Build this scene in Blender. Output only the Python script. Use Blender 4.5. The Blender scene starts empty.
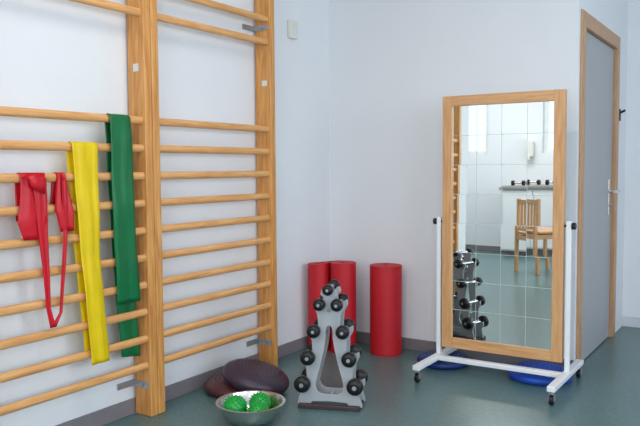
import bpy, bmesh, math, random
from mathutils import Vector, Matrix
random.seed(4)
S=bpy.context.scene
C=bpy.context.collection
S.view_settings.view_transform='Standard'

def lin(c):
    r=[]
    for v in c[:3]:
        v=v/255.0
        r.append(v/12.92 if v<=0.04045 else ((v+0.055)/1.055)**2.4)
    return (r[0],r[1],r[2],1.0)

def mat(name,c,rough=0.5,metal=0.0,var=0.06,scale=12.0,bump=0.0,bscale=80.0,spec=0.5,trans=0.0):
    m=bpy.data.materials.new(name); m.use_nodes=True
    nt=m.node_tree; b=nt.nodes['Principled BSDF']
    b.inputs['Roughness'].default_value=rough
    b.inputs['Metallic'].default_value=metal
    b.inputs['Specular IOR Level'].default_value=spec
    tc=nt.nodes.new('ShaderNodeTexCoord')
    n=nt.nodes.new('ShaderNodeTexNoise'); n.inputs['Scale'].default_value=scale; n.inputs['Detail'].default_value=4
    nt.links.new(tc.outputs['Object'],n.inputs['Vector'])
    r=nt.nodes.new('ShaderNodeValToRGB')
    L=lin(c)
    r.color_ramp.elements[0].position=0.3; r.color_ramp.elements[1].position=0.7
    r.color_ramp.elements[0].color=tuple(max(0,x*(1-var)) for x in L[:3])+(1,)
    r.color_ramp.elements[1].color=tuple(min(1,x*(1+var)) for x in L[:3])+(1,)
    nt.links.new(n.outputs['Fac'],r.inputs['Fac']); nt.links.new(r.outputs['Color'],b.inputs['Base Color'])
    if bump>0:
        n2=nt.nodes.new('ShaderNodeTexNoise'); n2.inputs['Scale'].default_value=bscale; n2.inputs['Detail'].default_value=3
        nt.links.new(tc.outputs['Object'],n2.inputs['Vector'])
        bp=nt.nodes.new('ShaderNodeBump'); bp.inputs['Strength'].default_value=bump; bp.inputs['Distance'].default_value=0.01
        nt.links.new(n2.outputs['Fac'],bp.inputs['Height']); nt.links.new(bp.outputs['Normal'],b.inputs['Normal'])
    if trans>0:
        t=nt.nodes.new('ShaderNodeBsdfTranslucent'); nt.links.new(r.outputs['Color'],t.inputs['Color'])
        mx=nt.nodes.new('ShaderNodeMixShader'); mx.inputs[0].default_value=trans
        o=nt.nodes['Material Output']
        nt.links.new(b.outputs[0],mx.inputs[1]); nt.links.new(t.outputs[0],mx.inputs[2]); nt.links.new(mx.outputs[0],o.inputs[0])
    return m

def wood(name,c1,c2,stretch,rough=0.4,scale=7.0):
    m=bpy.data.materials.new(name); m.use_nodes=True
    nt=m.node_tree; b=nt.nodes['Principled BSDF']; b.inputs['Roughness'].default_value=rough
    tc=nt.nodes.new('ShaderNodeTexCoord'); mp=nt.nodes.new('ShaderNodeMapping'); mp.inputs['Scale'].default_value=stretch
    n=nt.nodes.new('ShaderNodeTexNoise'); n.inputs['Scale'].default_value=scale; n.inputs['Detail'].default_value=6; n.inputs['Distortion'].default_value=0.6
    r=nt.nodes.new('ShaderNodeValToRGB')
    r.color_ramp.elements[0].position=0.32; r.color_ramp.elements[1].position=0.66
    r.color_ramp.elements[0].color=lin(c1); r.color_ramp.elements[1].color=lin(c2)
    nt.links.new(tc.outputs['Object'],mp.inputs[0]); nt.links.new(mp.outputs[0],n.inputs['Vector'])
    nt.links.new(n.outputs['Fac'],r.inputs['Fac']); nt.links.new(r.outputs[0],b.inputs['Base Color'])
    return m

M={}
M['wall']=mat('wall_paint',(227,228,231),0.85,var=0.012,scale=3,bump=0.08,bscale=160)
M['ceil']=mat('ceiling_paint',(228,228,228),0.9,var=0.01)
M['floor']=mat('floor_vinyl',(84,113,113),0.30,var=0.16,scale=45,bump=0.03,bscale=30,spec=0.5)
M['base']=mat('baseboard_vinyl',(124,118,122),0.5,var=0.04)
M['basew']=mat('baseboard_white',(205,206,210),0.5,var=0.03)
M['post']=wood('pine_post',(188,122,58),(220,160,90),(9,9,0.7))
M['bar']=wood('pine_bar',(206,144,84),(230,174,114),(10,0.8,10))
M['frame']=wood('beech_frame_v',(196,142,92),(216,166,116),(9,9,0.8))
M['frameh']=wood('beech_frame_h',(196,142,92),(216,166,116),(0.8,9,9))
M['jamb']=wood('door_jamb_wood',(174,130,92),(196,152,110),(8,8,0.8))
M['door']=mat('door_laminate',(168,168,172),0.45,var=0.02,scale=4)
M['white']=mat('white_powdercoat',(234,234,236),0.3,var=0.01)
M['plastic']=mat('white_plastic',(222,220,212),0.4,var=0.01)
M['black']=mat('black_rubber',(20,20,22),0.40,var=0.1,spec=0.4)
M['chrome']=mat('chrome',(205,205,208),0.15,1.0,var=0.02)
M['steel']=mat('brushed_steel',(218,216,212),0.2,1.0,var=0.04,scale=30)
M['zinc']=mat('zinc_bracket',(170,172,176),0.35,0.7,var=0.05)
M['rack']=mat('rack_grey_enamel',(168,172,176),0.33,0.05,var=0.02)
M['rackbase']=mat('rack_base_dark',(62,44,48),0.5)
M['redfoam']=mat('red_foam',(190,18,34),0.55,var=0.06,scale=20,bump=0.1,bscale=150)
M['redband']=mat('red_latex',(214,16,38),0.4,var=0.1,scale=9,trans=0.2)
M['yellow']=mat('yellow_latex',(250,222,20),0.45,var=0.05,scale=9,trans=0.3)
M['green']=mat('green_latex',(4,116,64),0.38,var=0.12,scale=9,trans=0.2)
M['maroon']=mat('maroon_rubber',(80,38,42),0.42,var=0.1)
M['purple']=mat('purple_rubber',(58,42,58),0.40,var=0.1)
M['blue']=mat('blue_rubber',(20,72,176),0.45,var=0.08)
M['navy']=mat('navy_rubber',(26,54,116),0.45,var=0.08)
M['lime']=mat('green_rubber',(10,150,54),0.36,var=0.06)
M['grout']=mat('mirror_backing',(205,212,210),0.5)
M['counter']=mat('counter_top',(150,146,140),0.4)
M['cab']=mat('cabinet_white',(210,210,208),0.5)
M['winfr']=mat('window_frame_white',(225,225,225),0.4)
M['sticker']=mat('paper_label',(215,215,210),0.6)
mm=bpy.data.materials.new('mirror_glass'); mm.use_nodes=True
bb=mm.node_tree.nodes['Principled BSDF']; bb.inputs['Metallic'].default_value=1; bb.inputs['Roughness'].default_value=0.012
bb.inputs['Base Color'].default_value=(0.84,0.88,0.85,1); M['mirror']=mm
gl=bpy.data.materials.new('added_lamp_glow'); gl.use_nodes=True
g=gl.node_tree.nodes['Principled BSDF']; g.inputs['Emission Color'].default_value=(1,0.95,0.88,1); g.inputs['Emission Strength'].default_value=1.5; M['glow']=gl  # emissive face for the added ceiling fixtures

def empty(name,loc=(0,0,0),rot=0):
    e=bpy.data.objects.new(name,None); e.location=loc; e.rotation_euler=(0,0,rot); C.objects.link(e); return e
def finish(bm,name,m,parent=None,smooth=False,bevel=0,seg=2,loc=None,rot=None):
    me=bpy.data.meshes.new(name); bmesh.ops.recalc_face_normals(bm,faces=bm.faces); bm.to_mesh(me); bm.free()
    if smooth:
        for p in me.polygons: p.use_smooth=True
    o=bpy.data.objects.new(name,me); C.objects.link(o); me.materials.append(m)
    if parent: o.parent=parent
    if loc: o.location=loc
    if rot: o.rotation_euler=rot
    if bevel:
        b=o.modifiers.new('bv','BEVEL'); b.width=bevel; b.segments=seg; b.limit_method='ANGLE'
    return o
def addbox(bm,a,b):
    x0,y0,z0=a; x1,y1,z1=b
    v=[bm.verts.new(p) for p in [(x0,y0,z0),(x1,y0,z0),(x1,y1,z0),(x0,y1,z0),(x0,y0,z1),(x1,y0,z1),(x1,y1,z1),(x0,y1,z1)]]
    for f in [(0,3,2,1),(4,5,6,7),(0,1,5,4),(1,2,6,5),(2,3,7,6),(3,0,4,7)]: bm.faces.new([v[i] for i in f])
def box(name,a,b,m,parent=None,bevel=0,**k):
    bm=bmesh.new(); addbox(bm,a,b); return finish(bm,name,m,parent,bevel=bevel,**k)
def boxes(name,L,m,parent=None,bevel=0,**k):
    bm=bmesh.new()
    for a,b in L: addbox(bm,a,b)
    return finish(bm,name,m,parent,bevel=bevel,**k)
def addcyl(bm,p0,p1,r,r2=None,n=24,caps=True,sc=None):
    p0=Vector(p0);p1=Vector(p1);d=p1-p0
    q=d.to_track_quat('Z','Y').to_matrix().to_4x4()
    r2=r if r2 is None else r2
    mt=Matrix.Translation((p0+p1)/2)@q
    if sc: mt=mt@Matrix.Diagonal((sc[0],sc[1],1,1))
    bmesh.ops.create_cone(bm,cap_ends=caps,segments=n,radius1=r,radius2=r2,depth=d.length,matrix=mt)
def shade(o,ang=40):
    for p in o.data.polygons: p.use_smooth=True
    try: o.data.set_sharp_from_angle(angle=math.radians(ang))
    except Exception: pass
def cyl(name,p0,p1,r,m,parent=None,r2=None,n=24,bevel=0,**k):
    bm=bmesh.new(); addcyl(bm,p0,p1,r,r2,n); o=finish(bm,name,m,parent,bevel=bevel,**k); shade(o); return o
def lathe(name,prof,m,parent=None,n=48,**k):
    bm=bmesh.new(); rings=[]
    for r,z in prof:
        if r<1e-5: rings.append([bm.verts.new((0,0,z))])
        else: rings.append([bm.verts.new((r*math.cos(2*math.pi*i/n),r*math.sin(2*math.pi*i/n),z)) for i in range(n)])
    for A,B in zip(rings,rings[1:]):
        for i in range(n):
            j=(i+1)%n
            if len(A)==1 and len(B)>1: bm.faces.new([A[0],B[i],B[j]])
            elif len(B)==1 and len(A)>1: bm.faces.new([A[i],A[j],B[0]])
            elif len(A)>1: bm.faces.new([A[i],A[j],B[j],B[i]])
    o=finish(bm,name,m,parent,**k); shade(o,50); return o

# ---------------- room shell ----------------
LX=-2.57; BY=4.09; DX=-0.965; EY=5.5; RX=2.6; SY=-2.2; AX=-4.5; LE=0.95; H=2.75; T=0.15
def wall_open(name,axis,pos0,pos1,a0,a1,ops):
    L=[]; 
    cuts=sorted(ops)
    cur=a0
    def bx(u0,u1,z0,z1):
        if u1-u0<1e-4 or z1-z0<1e-4: return
        if axis=='x': L.append(((u0,pos0,z0),(u1,pos1,z1)))
        else: L.append(((pos0,u0,z0),(pos1,u1,z1)))
    for (u0,u1,z0,z1) in cuts:
        bx(cur,u0,0,H); bx(u0,u1,0,z0); bx(u0,u1,z1,H); cur=u1
    bx(cur,a1,0,H)
    return boxes(name,L,M['wall'])
box('floor',(AX-T,SY-T,-0.1),(RX+T,EY+T,0),M['floor'])
box('ceiling',(AX-T,SY-T,H),(RX+T,EY+T,H+0.1),M['ceil'])
box('wall_left',(LX-T,LE,0),(LX,BY+T,H),M['wall'])
box('wall_back',(LX,BY,0),(DX-T,BY+T,H),M['wall'])
DO=(4.16,5.15,0,1.975)
wall_open('wall_door','y',DX-T,DX,BY,EY,[DO])
box('wall_end',(DX-T,EY,0),(RX+T,EY+T,H),M['wall'])
box('wall_alcove_return',(AX,LE,0),(LX-T,LE+T,H),M['wall'])
box('wall_alcove',(AX-T,SY,0),(AX,LE+T,H),M['wall'])
W=[(-4.25,-3.5,1.3,2.25),(-2.76,-2.25,1.35,2.15),(-0.9,1.9,0.9,2.35)]
wall_open('wall_rear','x',SY-T,SY,AX-T,RX+T,W)
WE=[(-1.2,1.0,0.9,2.35),(1.6,3.8,0.9,2.35)]
wall_open('wall_right','y',RX,RX+T,SY,EY,WE)
def winframe(i,axis,pos,u0,u1,z0,z1):
    L=[];t=0.05
    def a(ua,ub,za,zb):
        if axis=='x': L.append(((ua,pos-0.03,za),(ub,pos+0.03,zb)))
        else: L.append(((pos-0.03,ua,za),(pos+0.03,ub,zb)))
    a(u0,u0+t,z0,z1);a(u1-t,u1,z0,z1);a(u0+t,u1-t,z0,z0+t);a(u0+t,u1-t,z1-t,z1)
    n=max(1,int((u1-u0)/0.7))
    for k in range(1,n): 
        u=u0+(u1-u0)*k/n; a(u-0.025,u+0.025,z0+t,z1-t)
    boxes('window_%d'%i,L,M['winfr'],bevel=0.004)
for i,w in enumerate(W): winframe(i+1,'x',SY-T/2,*w)
for i,w in enumerate(WE): winframe(i+4,'y',RX+T/2,*w)
bh=0.075;bt=0.012
box('baseboard_left',(LX,LE,0),(LX+bt,BY,bh),M['base'],bevel=0.003)
box('baseboard_back',(LX+bt,BY-bt,0),(DX,BY,bh),M['base'],bevel=0.003)
box('baseboard_end',(DX,EY-bt,0),(RX,EY,bh),M['basew'],bevel=0.003)
box('baseboard_rear',(AX,SY,0),(RX,SY+bt,bh),M['base'],bevel=0.003)

# door
d=empty('door_1',(DX,0,0))
y0,y1,_,zt=DO; j=0.05
boxes('jamb_sides',[((-0.14,y0,0),(0.014,y0+j,zt)),((-0.14,y1-j,0),(0.014,y1,zt))],M['jamb'],d,bevel=0.003)
box('jamb_head',(-0.14,y0+j,zt-j),(0.014,y1-j,zt),M['jamb'],d,bevel=0.003)
boxes('casing',[((0.0,y0-0.035,0),(0.012,y0,zt+0.035)),((0.0,y1,0),(0.012,y1+0.035,zt+0.035)),((0.0,y0,zt),(0.012,y1,zt+0.035))],M['jamb'],d,bevel=0.003)
box('leaf',(-0.055,y0+j+0.003,0.006),(-0.012,y1-j-0.003,zt-j-0.003),M['door'],d,bevel=0.003)
box('lock_plate',(-0.012,y1-j-0.115,0.83),(-0.006,y1-j-0.05,1.07),M['steel'],d,bevel=0.002)
cyl('handle_neck',(-0.008,y1-j-0.078,0.99),(0.045,y1-j-0.078,0.99),0.010,M['steel'],d)
cyl('handle_lever',(0.045,y1-j-0.07,0.99),(0.045,y1-j-0.20,0.99),0.010,M['steel'],d)
cyl('key_cylinder',(-0.008,y1-j-0.078,0.90),(0.004,y1-j-0.078,0.90),0.011,M['zinc'],d)
for z in (0.25,1.0,1.72):
    cyl('hinge',(0.004,y0+j,z-0.04),(0.004,y0+j,z+0.04),0.007,M['steel'],d)
hk=empty('wall_hook',(DX,5.24,1.50))
box('plate',(0,-0.02,-0.04),(0.01,0.02,0.04),M['black'],hk,bevel=0.003)
cyl('peg',(0.008,0,0.015),(0.04,0,0.03),0.008,M['black'],hk)

# ---------------- wall bars ----------------
PX0=LX+0.012; PX1=LX+0.120
BX=PX1-0.026
SPL=2.378
PT=0.046
barz=[0.242+0.126*k for k in range(10)]+[1.862,1.99,2.38]
def wallbars(name,ya,yb):
    e=empty(name,(0,0,0))
    for nm,yy in (('post_near',ya),('post_far',yb-PT)):
        box(nm,(PX0,yy,0.0),(PX1,yy+PT-0.001,2.45),M['post'],e,bevel=0.006,seg=3)
    for i,z in enumerate(barz):
        bm=bmesh.new()
        addcyl(bm,(BX,ya+0.02,z),(BX,yb-0.02,z),0.0165,n=20)
        o=finish(bm,'rung_%d'%(i+1),M['bar'],e); shade(o)
        o.data.transform(Matrix.Translation((BX,0,z))@Matrix.Diagonal((0.85,1,1.1,1))@Matrix.Translation((-BX,0,-z)))
    return e
w1=wallbars('gym_wall_bars',1.43,SPL)
w2=wallbars('gym_wall_bars',SPL+0.001,3.33)
def bracket(par,y,z,dirn):
    boxes('wall_bracket',[((LX+0.002,y,z),(LX+0.008,y+dirn*0.10,z+0.03)) if dirn>0 else ((LX+0.002,y+dirn*0.10,z),(LX+0.008,y,z+0.03)),
                          ((LX+0.002,min(y,y+dirn*0.006),z),(PX1-0.012,max(y,y+dirn*0.006),z+0.03))],M['zinc'],par,bevel=0.002)
    cyl('bracket_bolt',(PX1-0.05,y+dirn*0.003,z+0.015),(PX1-0.05,y+dirn*0.018,z+0.015),0.010,M['zinc'],par,n=6)
bracket(w1,SPL-PT,0.135,-1)
bracket(w2,3.33-PT,0.135,-1); bracket(w2,3.331,0.135,1)
bracket(w2,3.33-PT,1.93,-1); bracket(w1,SPL-PT,2.2,-1)
box('label',(PX1-0.07,SPL-PT-0.0015,1.60),(PX1-0.035,SPL-PT-0.0005,1.635),M['sticker'],w1)
box('label_far',(PX1-0.06,3.33-PT-0.0015,1.62),(PX1-0.025,3.33-PT-0.0005,1.65),M['sticker'],w2)

# ---------------- exercise bands ----------------
def ribbon(name,path,m,parent,cols=8,amp=0.004,seed=0,thick=0.0012):
    rnd=random.Random(seed); ph=[rnd.uniform(0,6.28) for _ in range(4)]
    P=[]
    for a,b in zip(path,path[1:]):
        L=(Vector(a[:3])-Vector(b[:3])).length; n=max(1,int(L/0.02))
        for k in range(n): P.append([a[i]+(b[i]-a[i])*k/n for i in range(4)])
    P.append(list(path[-1]))
    bm=bmesh.new(); rows=[]; s=0
    for k,p in enumerate(P):
        if k: s+=(Vector(p[:3])-Vector(P[k-1][:3])).length
        row=[]
        for c in range(cols+1):
            u=c/cols*2-1
            off=amp*(math.sin(u*5+ph[0]+s*3)+0.6*math.sin(u*9+ph[1]-s*9)+0.4*math.sin(s*22+ph[2]))
            row.append(bm.verts.new((p[0]+off+amp*1.6,p[1]+u*p[3]+0.15*off,p[2]+ (0.02*u*math.sin(s*2+ph[3]) if k==len(P)-1 else 0))))
        rows.append(row)
    for A,B in zip(rows,rows[1:]):
        for c in range(cols): bm.faces.new([A[c],A[c+1],B[c+1],B[c]])
    o=finish(bm,name,m,parent,smooth=True)
    sm=o.modifiers.new('s','SOLIDIFY'); sm.thickness=thick
    return o
def over(z,y,hw,front,back):
    r=0.020
    arc=[(BX+r*math.cos(t)*0.85-0.004*(t/math.pi),y,z+r*1.05*math.sin(t),hw) for t in [i*math.pi/8 for i in range(9)]]
    return [f for f in reversed(front)]+arc+back
FX=BX+0.018
yb_=empty('yellow_resistance_band')
z=barz[8]
ribbon('strip',over(z,1.992,0.062,[(FX,1.995,z-0.1,0.058),(FX+0.004,2.01,z-0.5,0.050),(FX+0.002,2.045,0.325,0.050)],
   [(BX-0.022,1.995,z-0.1,0.055),(BX-0.024,2.02,z-0.5,0.055),(BX-0.024,2.045,0.36,0.045)]),M['yellow'],yb_,seed=2)
gb=empty('green_resistance_band')
z=barz[9]
ribbon('strip',over(z,2.19,0.062,[(FX,2.19,z-0.1,0.064),(FX+0.004,2.195,z-0.4,0.064),(FX+0.004,2.21,0.56,0.064)],
   [(BX-0.022,2.195,z-0.1,0.06),(BX-0.024,2.215,z-0.6,0.055),(BX-0.024,2.255,0.30,0.05)]),M['green'],gb,seed=5)
rb=empty('red_resistance_band')
z=barz[7]
ribbon('tail_left',over(z,1.735,0.045,[(FX,1.74,z-0.08,0.055),(FX+0.006,1.73,z-0.17,0.06),(FX+0.004,1.745,z-0.24,0.05)],
   [(BX-0.022,1.74,z-0.15,0.05)]),M['redband'],rb,seed=7,amp=0.005)
ribbon('tail_right',over(z,1.875,0.018,[(FX,1.877,z-0.06,0.028),(FX+0.006,1.88,z-0.13,0.040),(FX+0.004,1.89,z-0.22,0.030)],
   [(BX-0.022,1.872,z-0.12,0.03)]),M['redband'],rb,seed=9,amp=0.005)
ribbon('loop',[(FX+0.012,1.765,z-0.0,0.030),(FX+0.012,1.775,z-0.2,0.022),(FX+0.010,1.785,z-0.38,0.014),(FX+0.008,1.792,z-0.52,0.010),(FX+0.008,1.81,0.525,0.014),
   (FX+0.010,1.845,0.58,0.008),(FX+0.012,1.865,0.75,0.010),(FX+0.012,1.882,0.95,0.012),(FX+0.012,1.878,z,0.014)],M['redband'],rb,seed=11,amp=0.002)
ribbon('knot',[(FX+0.014,1.74,z+0.02,0.045),(FX+0.026,1.742,z-0.01,0.035),(FX+0.020,1.75,z-0.05,0.03)],M['redband'],rb,seed=13,amp=0.004)

th=empty('wall_sensor_box',(LX,3.66,2.0))
box('housing',(0,-0.04,-0.055),(0.028,0.04,0.055),M['plastic'],th,bevel=0.006,seg=3)
cyl('dial',(0.028,0,0.02),(0.033,0,0.02),0.014,M['plastic'],th)

# ---------------- foam rolls ----------------
def sheet(name,pts,th,h,parent,hfun=None):
    bm=bmesh.new(); prev=None; n=len(pts)
    for i,p in enumerate(pts):
        a=pts[max(0,i-1)]; b=pts[min(n-1,i+1)]
        t=(b-a).normalized(); nn=Vector((-t.y,t.x))*th/2
        hh=h if hfun is None else hfun(p)
        cur=[bm.verts.new((p.x-nn.x,p.y-nn.y,0.001)),bm.verts.new((p.x+nn.x,p.y+nn.y,0.001)),bm.verts.new((p.x+nn.x,p.y+nn.y,hh)),bm.verts.new((p.x-nn.x,p.y-nn.y,hh))]
        if prev:
            for k in range(4): bm.faces.new([prev[k],prev[(k+1)%4],cur[(k+1)%4],cur[k]])
        else: bm.faces.new(cur)
        prev=cur
    bm.faces.new(prev)
    o=finish(bm,name,M['redfoam'],parent); shade(o,40); return o
def spiral_pts(c,n,dv,R,inner,pitch,sign,phi_end=0.0):
    turns=(R-inner)/pitch; N=int(turns*44); out=[]
    for i in range(N+1):
        r=R-pitch*i/44; ph=phi_end+sign*2*math.pi*i/44
        out.append(c+r*(math.cos(ph)*n+math.sin(ph)*dv))
    return out
th_=0.0125
e=empty('rolled_exercise_mat',(-2.065,3.945,0))
sheet('mat_sheet',spiral_pts(Vector((0,0)),Vector((-0.3,0.95)).normalized(),Vector((-0.95,-0.3)).normalized(),0.100,0.018,th_+0.0012,1),th_,0.552,e)
A=Vector((-2.315,3.835)); B=Vector((-2.466,3.800)); O=(A+B)/2
e=empty('rolled_exercise_mat',(O.x,O.y,0))
dv=(B-A).normalized(); nv=Vector((dv.y,-dv.x)); 
if nv.y<0: nv=-nv
pa=spiral_pts(A-O,nv,dv,0.080,0.02,th_+0.0012,-1)
pb=spiral_pts(B-O,nv,dv,0.072,0.034,th_+0.0020,1)
link=[pa[0].lerp(pb[0],k/6) for k in range(1,6)]
sheet('mat_sheet',list(reversed(pa))+link+pb,th_,0.57,e,hfun=lambda p:0.565-0.014*max(0,min(1,(p.dot(dv)+0.02)/0.12)))

# ---------------- dumbbell rack ----------------
rk=empty('dumbbell_rack',(-1.835,2.93,0),math.radians(21))
rows=[(0.043,0.507),(0.070,0.378),(0.100,0.248),(0.128,0.118)]
def outline():
    R=[(0.0,0.565),(0.014,0.562),(0.024,0.574),(0.036,0.572),(0.040,0.552)]
    for px,pz in rows:
        R+=[(px-0.018,pz+0.030),(px-0.017,pz-0.002),(px-0.010,pz-0.013),(px+0.006,pz-0.014),(px+0.016,pz-0.002),(px+0.028,pz+0.004),(px+0.031,pz-0.018),(px+0.014,pz-0.050)]
    R+=[(0.150,0.05),(0.158,0.018),(0.158,0.012),(0.100,0.012),(0.085,0.03),(0.0,0.034)]
    return R
def plate(name,yy):
    cu=bpy.data.curves.new(name,'CURVE'); cu.dimensions='2D'; cu.fill_mode='BOTH'; cu.extrude=0.004; cu.bevel_depth=0.0012
    o=outline(); full=o+[(-x,z) for x,z in reversed(o) if x>1e-6]
    hole=[(0,0.405),(0.012,0.398),(0.018,0.375),(0.018,0.345),(0.026,0.29),(0.044,0.21),(0.064,0.14),(0.070,0.105),(0.060,0.078),(0.04,0.068),(0,0.066)]
    hf=hole+[(-x,z) for x,z in reversed(hole[1:-1])]
    hole2=[(0.010*math.cos(t),0.475+0.010*math.sin(t)) for t in [i*math.pi/8 for i in range(16)]]
    for pts in (full,hf,hole2):
        s=cu.splines.new('POLY'); s.points.add(len(pts)-1)
        for i,(a,b) in enumerate(pts): s.points[i].co=(a,b,0,1)
        s.use_cyclic_u=True
    tmp=bpy.data.objects.new('t',cu); C.objects.link(tmp)
    dg=bpy.context.evaluated_depsgraph_get(); me=bpy.data.meshes.new_from_object(tmp.evaluated_get(dg))
    bpy.data.objects.remove(tmp)
    ob=bpy.data.objects.new(name,me); C.objects.link(ob); me.materials.clear(); me.materials.append(M['rack'])
    me.transform(Matrix.Rotation(math.pi/2,4,'X')); ob.location=(0,yy,0); ob.parent=rk
plate('plate_front',-0.05); plate('plate_back',0.05)
boxes('base_tray',[((-0.15,-0.085,0.0),(0.15,-0.06,0.022)),((-0.15,0.06,0),(0.15,0.085,0.022)),((-0.15,-0.06,0.0),(-0.12,0.06,0.018)),((0.12,-0.06,0.0),(0.15,0.06,0.018))],M['rackbase'],rk,bevel=0.004)
cyl('tie_bar_low',(0,-0.05,0.05),(0,0.05,0.05),0.008,M['rack'],rk)
cyl('tie_bar_high',(0,-0.05,0.44),(0,0.05,0.44),0.008,M['rack'],rk)
def dumbbell(x,z,r,l):
    e=empty('dumbbell',(0,0,0)); e.parent=rk; e.location=(x,0,z)
    cyl('grip',(0,-0.065,0),(0,0.065,0),0.0125,M['chrome'],e)
    for s in (-1,1):
        prof=[(0,0.0),(r*0.72,0.0),(r,0.010),(r,l-0.012),(r*0.75,l-0.002),(r*0.5,l),(r*0.45,l-0.003),(0,l-0.003)]
        o=lathe('head',prof,M['black'],e,n=28); o.rotation_euler=(math.radians(90 if s<0 else -90),0,0); o.location=(0,s*0.060,0)
        cyl('end_cap',(0,s*(0.060+l-0.004),0),(0,s*(0.060+l+0.001),0),r*0.26,M['zinc'],e,n=20)
rad=[0.029,0.032,0.035,0.039]
for (px,pz),r in zip(rows,rad):
    dumbbell(px,pz,r,0.045); dumbbell(-px,pz,r,0.045)
dumbbell(0,0.578,0.026,0.042)

# ---------------- balance cushions ----------------
def disc(name,x,y,z,R,h,m,tilt=(0,0,0)):
    e=empty(name,(x,y,z)); e.rotation_euler=tilt
    prof=[(0,0),(R*0.85,0),(R*0.95,h*0.08),(R,h*0.3),(R*0.99,h*0.5),(R*0.93,h*0.68),(R*0.88,h*0.72),(R*0.80,h*0.86),(R*0.6,h*0.95),(R*0.3,h*0.99),(0,h)]
    lathe('inflated_shell',prof,m,e,n=56)
    bm=bmesh.new()
    for ring in range(1,6):
        rr=R*0.13*ring; n=6*ring
        for i in range(n):
            a=2*math.pi*i/n
            zz=h*(1-0.06*(rr/(R*0.65))**2)
            bmesh.ops.create_icosphere(bm,subdivisions=1,radius=0.004,matrix=Matrix.Translation((rr*math.cos(a),rr*math.sin(a),zz)))
    finish(bm,'nubs',m,e,smooth=True)
    return e
disc('balance_cushion',-2.375,2.86,0,0.168,0.070,M['maroon'])
disc('balance_cushion',-2.27,2.875,0.050,0.176,0.092,M['purple'],(math.radians(4),math.radians(14),math.radians(40)))
disc('balance_cushion',-1.665,3.90,0,0.155,0.06,M['navy'])
disc('balance_cushion',-1.10,3.90,0,0.170,0.066,M['blue'])

# ---------------- bowl with balls ----------------
bw=empty('metal_bowl',(-2.02,2.53,0))
lathe('shell',[(0,0.001),(0.07,0.001),(0.10,0.012),(0.130,0.045),(0.146,0.092),(0.158,0.094),(0.159,0.097),(0.145,0.097),(0.128,0.050),(0.098,0.016),(0.07,0.005),(0,0.005)],M['steel'],bw,n=64)
def spiky(x,y,z,r):
    e=empty('spiky_massage_ball',(x,y,z))
    bm=bmesh.new(); bmesh.ops.create_icosphere(bm,subdivisions=4,radius=r)
    n=150
    for i in range(n):
        ph=math.acos(1-2*(i+0.5)/n); t=math.pi*(1+5**0.5)*i
        dv=Vector((math.cos(t)*math.sin(ph),math.sin(t)*math.sin(ph),math.cos(ph)))
        addcyl(bm,dv*(r-0.001),dv*(r+0.007),0.0042,0.0012,n=8)
    o=finish(bm,'ball',M['lime'],e); shade(o,60)
spiky(-2.076,2.485,0.070,0.053); spiky(-1.965,2.510,0.060,0.046); spiky(-2.025,2.603,0.066,0.047)

# ---------------- mirror on stand ----------------
MY=3.77; X0=-1.612; X1=-0.947; Z0=0.14; Z1=1.545; fw=0.056; mc=(X0+X1)/2
ms=empty('mobile_mirror_stand',(mc,MY,0)); hw=(X1-X0)/2
box('frame_left',(-hw,-0.018,Z0),(-hw+fw,0.018,Z1),M['frame'],ms,bevel=0.003)
box('frame_right',(hw-fw,-0.018,Z0),(hw,0.018,Z1),M['frame'],ms,bevel=0.003)
box('frame_bottom',(-hw+fw,-0.018,Z0),(hw-fw,0.018,Z0+fw),M['frameh'],ms,bevel=0.003)
box('frame_top',(-hw+fw,-0.018,Z1-fw),(hw-fw,0.018,Z1),M['frameh'],ms,bevel=0.003)
box('back_panel',(-hw+fw,-0.002,Z0+fw),(hw-fw,0.012,Z1-fw),M['grout'],ms)
bm=bmesh.new(); nc,nr=4,8; tw=(2*hw-2*fw)/nc; tz=(Z1-Z0-2*fw)/nr; g=0.0012
for i in range(nc):
    for k in range(nr):
        xa=-hw+fw+i*tw+g; xb=xa+tw-2*g; za=Z0+fw+k*tz+g; zb=za+tz-2*g
        tx=random.uniform(-0.003,0.003); ty=random.uniform(-0.003,0.003)
        f=[]; 
        for (x,zz) in ((xa,za),(xb,za),(xb,zb),(xa,zb)):
            yy=-0.0034+tx*(x-(xa+xb)/2)+ty*(zz-(za+zb)/2)
            f.append((bm.verts.new((x,yy,zz)),bm.verts.new((x,-0.0021,zz))))
        bm.faces.new([a for a,b in f])
        for q in range(4): bm.faces.new([f[q][0],f[(q+1)%4][0],f[(q+1)%4][1],f[q][1]])
finish(bm,'mirror_tiles',M['mirror'],ms)
pw=hw+0.024
for s in (-1,1):
    box('side_post',(s*pw-0.0125,-0.0125,0.095),(s*pw+0.0125,0.0125,0.875),M['white'],ms,bevel=0.003)
    cyl('pivot_bolt',(s*(hw-0.002),0,0.85),(s*(pw+0.02),0,0.85),0.006,M['black'],ms)
    cyl('pivot_knob',(s*(pw+0.014),0,0.85),(s*(pw+0.034),0,0.85),0.018,M['black'],ms,n=10,bevel=0.003)
    box('foot',(s*pw-0.02,-0.31,0.068),(s*pw+0.02,0.28,0.095),M['white'],ms,bevel=0.004)
    for yy in (-0.285,0.255):
        cyl('caster_stem',(s*pw,yy,0.055),(s*pw,yy,0.07),0.008,M['zinc'],ms)
        boxes('caster_fork',[((s*pw-0.014,yy-0.012,0.02),(s*pw-0.011,yy+0.012,0.056)),((s*pw+0.011,yy-0.012,0.02),(s*pw+0.014,yy+0.012,0.056)),((s*pw-0.014,yy-0.012,0.053),(s*pw+0.014,yy+0.012,0.058))],M['zinc'],ms)
        cyl('caster_wheel',(s*pw-0.010,yy,0.024),(s*pw+0.010,yy,0.024),0.024,M['black'],ms,bevel=0.003)
box('cross_bar',(-pw+0.02,-0.06,0.07),(pw-0.02,-0.022,0.095),M['white'],ms,bevel=0.004)

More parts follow.
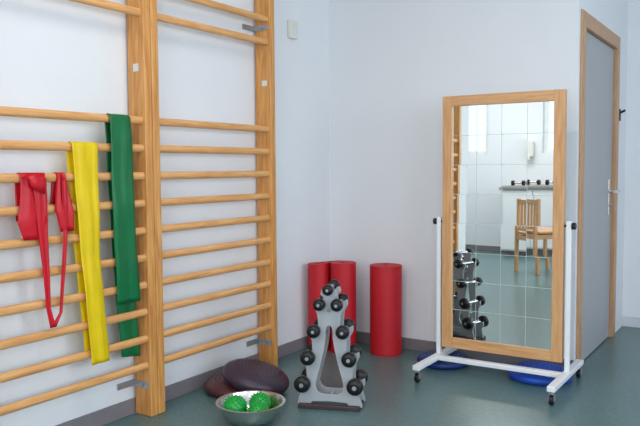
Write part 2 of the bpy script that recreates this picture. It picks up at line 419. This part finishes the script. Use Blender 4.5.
# ---------------- things seen only in the mirror ----------------
ch=empty('wooden_chair',(-2.20,-0.32,0),math.radians(42))
L=[]
for sx in (-1,1):
    L.append(((sx*0.19-0.018,-0.2,0),(sx*0.19+0.018,-0.165,0.43)))
    L.append(((sx*0.19-0.018,0.165,0),(sx*0.19+0.018,0.2,0.80)))
    L.append(((sx*0.19-0.012,-0.165,0.37),(sx*0.19+0.012,0.165,0.42)))
boxes('legs',L,M['frame'],ch,bevel=0.004)
box('seat',(-0.22,-0.22,0.43),(0.22,0.164,0.455),M['frameh'],ch,bevel=0.008)
boxes('back_slats',[((x-0.014,0.174,0.50),(x+0.014,0.190,0.74)) for x in (-0.12,-0.06,0,0.06,0.12)],M['frame'],ch,bevel=0.003)
boxes('rails',[((-0.172,-0.195,0.37),(0.172,-0.17,0.42)),((-0.172,0.172,0.37),(0.172,0.192,0.42)),((-0.172,0.170,0.47),(0.172,0.194,0.50)),((-0.172,0.170,0.74),(0.172,0.194,0.79))],M['frameh'],ch,bevel=0.003)
ct=empty('sink_counter',(-2.2,SY+0.30,0))
box('cabinet',(-0.9,-0.28,0.08),(0.7,0.25,0.86),M['cab'],ct,bevel=0.004)
box('plinth',(-0.88,-0.28,0),(0.68,0.2,0.08),M['base'],ct)
box('worktop',(-0.93,-0.29,0.86),(0.73,0.29,0.90),M['counter'],ct,bevel=0.005)
boxes('door_fronts',[((-0.89+0.4*i,0.25,0.1),(-0.5+0.4*i,0.268,0.84)) for i in range(4)],M['white'],ct,bevel=0.003)
sd=empty('soap_dispenser',(-2.92,SY,1.40))
box('tank',(-0.06,0,-0.10),(0.06,0.1,0.12),M['plastic'],sd,bevel=0.02,seg=4)
box('push_lever',(-0.03,0.09,-0.14),(0.03,0.12,-0.08),M['plastic'],sd,bevel=0.006)
for i,xx in enumerate((-2.95,-2.75,-2.5)):
    e=empty('hand_weight',(xx,SY+0.35,0.90))
    cyl('grip',(-0.05,0,0.035),(0.05,0,0.035),0.012,M['chrome'],e)
    for s in (-1,1): cyl('head',(s*0.05,0,0.035),(s*0.09,0,0.035),0.035,M['black'],e,n=6,bevel=0.004)

# made-up ceiling fixtures, added to go with the fill lights
for (x,y) in ((-1.2,2.0),(0.8,2.0),(-1.2,-0.4),(0.8,-0.4),(-3.1,-0.9)):
    e=empty('added_fill_lamp',(x,y,H))
    box('housing',(-0.62,-0.16,-0.06),(0.62,0.16,0),M['white'],e,bevel=0.005)
    box('diffuser',(-0.59,-0.13,-0.066),(0.59,0.13,-0.06),M['glow'],e)

# ---------------- lights ----------------
def area(name,loc,tgt,sx,sy,pw_,col):
    l=bpy.data.lights.new(name,'AREA'); l.shape='RECTANGLE'; l.size=sx; l.size_y=sy; l.energy=pw_; l.color=col
    o=bpy.data.objects.new(name,l); o.location=loc
    o.rotation_euler=(Vector(tgt)-Vector(loc)).to_track_quat('-Z','Y').to_euler(); C.objects.link(o)
K=0.75
area('daylight_rear',(0.5,SY+0.02,1.65),(0.5,2,1.4),2.6,1.4,85*K,(0.92,0.96,1.0))
area('daylight_right_a',(RX-0.02,-0.1,1.65),(0,-0.1,1.4),2.1,1.4,52*K,(0.87,0.94,1.0))
area('daylight_right_b',(RX-0.02,2.7,1.65),(0,2.7,1.4),2.1,1.4,58*K,(0.80,0.90,1.0))
area('fill_light_a',(-1.2,2.0,H-0.08),(-1.2,2.0,0),1.1,0.25,17*K,(1.0,0.93,0.85))  # added warm fill from overhead
area('fill_light_b',(-1.2,-0.4,H-0.08),(-1.2,-0.4,0),1.1,0.25,26*K,(1.0,0.93,0.85))  # added warm fill over the rear half of the room
area('alcove_fill_light',(-3.1,-0.9,H-0.08),(-3.1,-0.9,0),1.1,0.25,42,(0.97,0.97,1.0))  # added to brighten the rear room as reflected in the mirror
wd=bpy.data.worlds.new('sky'); S.world=wd; wd.use_nodes=True
bg=wd.node_tree.nodes['Background']; bg.inputs[0].default_value=(0.62,0.80,1.0,1); bg.inputs[1].default_value=1.9

# ---------------- camera ----------------
cd=bpy.data.cameras.new('camera'); cd.sensor_width=36; cd.lens=40.5; cd.clip_start=0.05
co=bpy.data.objects.new('camera',cd); co.location=(0,0,1.155)
R=Matrix.Rotation(math.radians(32.9),4,'Z')@Matrix.Rotation(math.radians(90-3.58),4,'X')@Matrix.Rotation(math.radians(-0.4),4,'Z')
co.rotation_euler=R.to_euler()
C.objects.link(co); S.camera=co
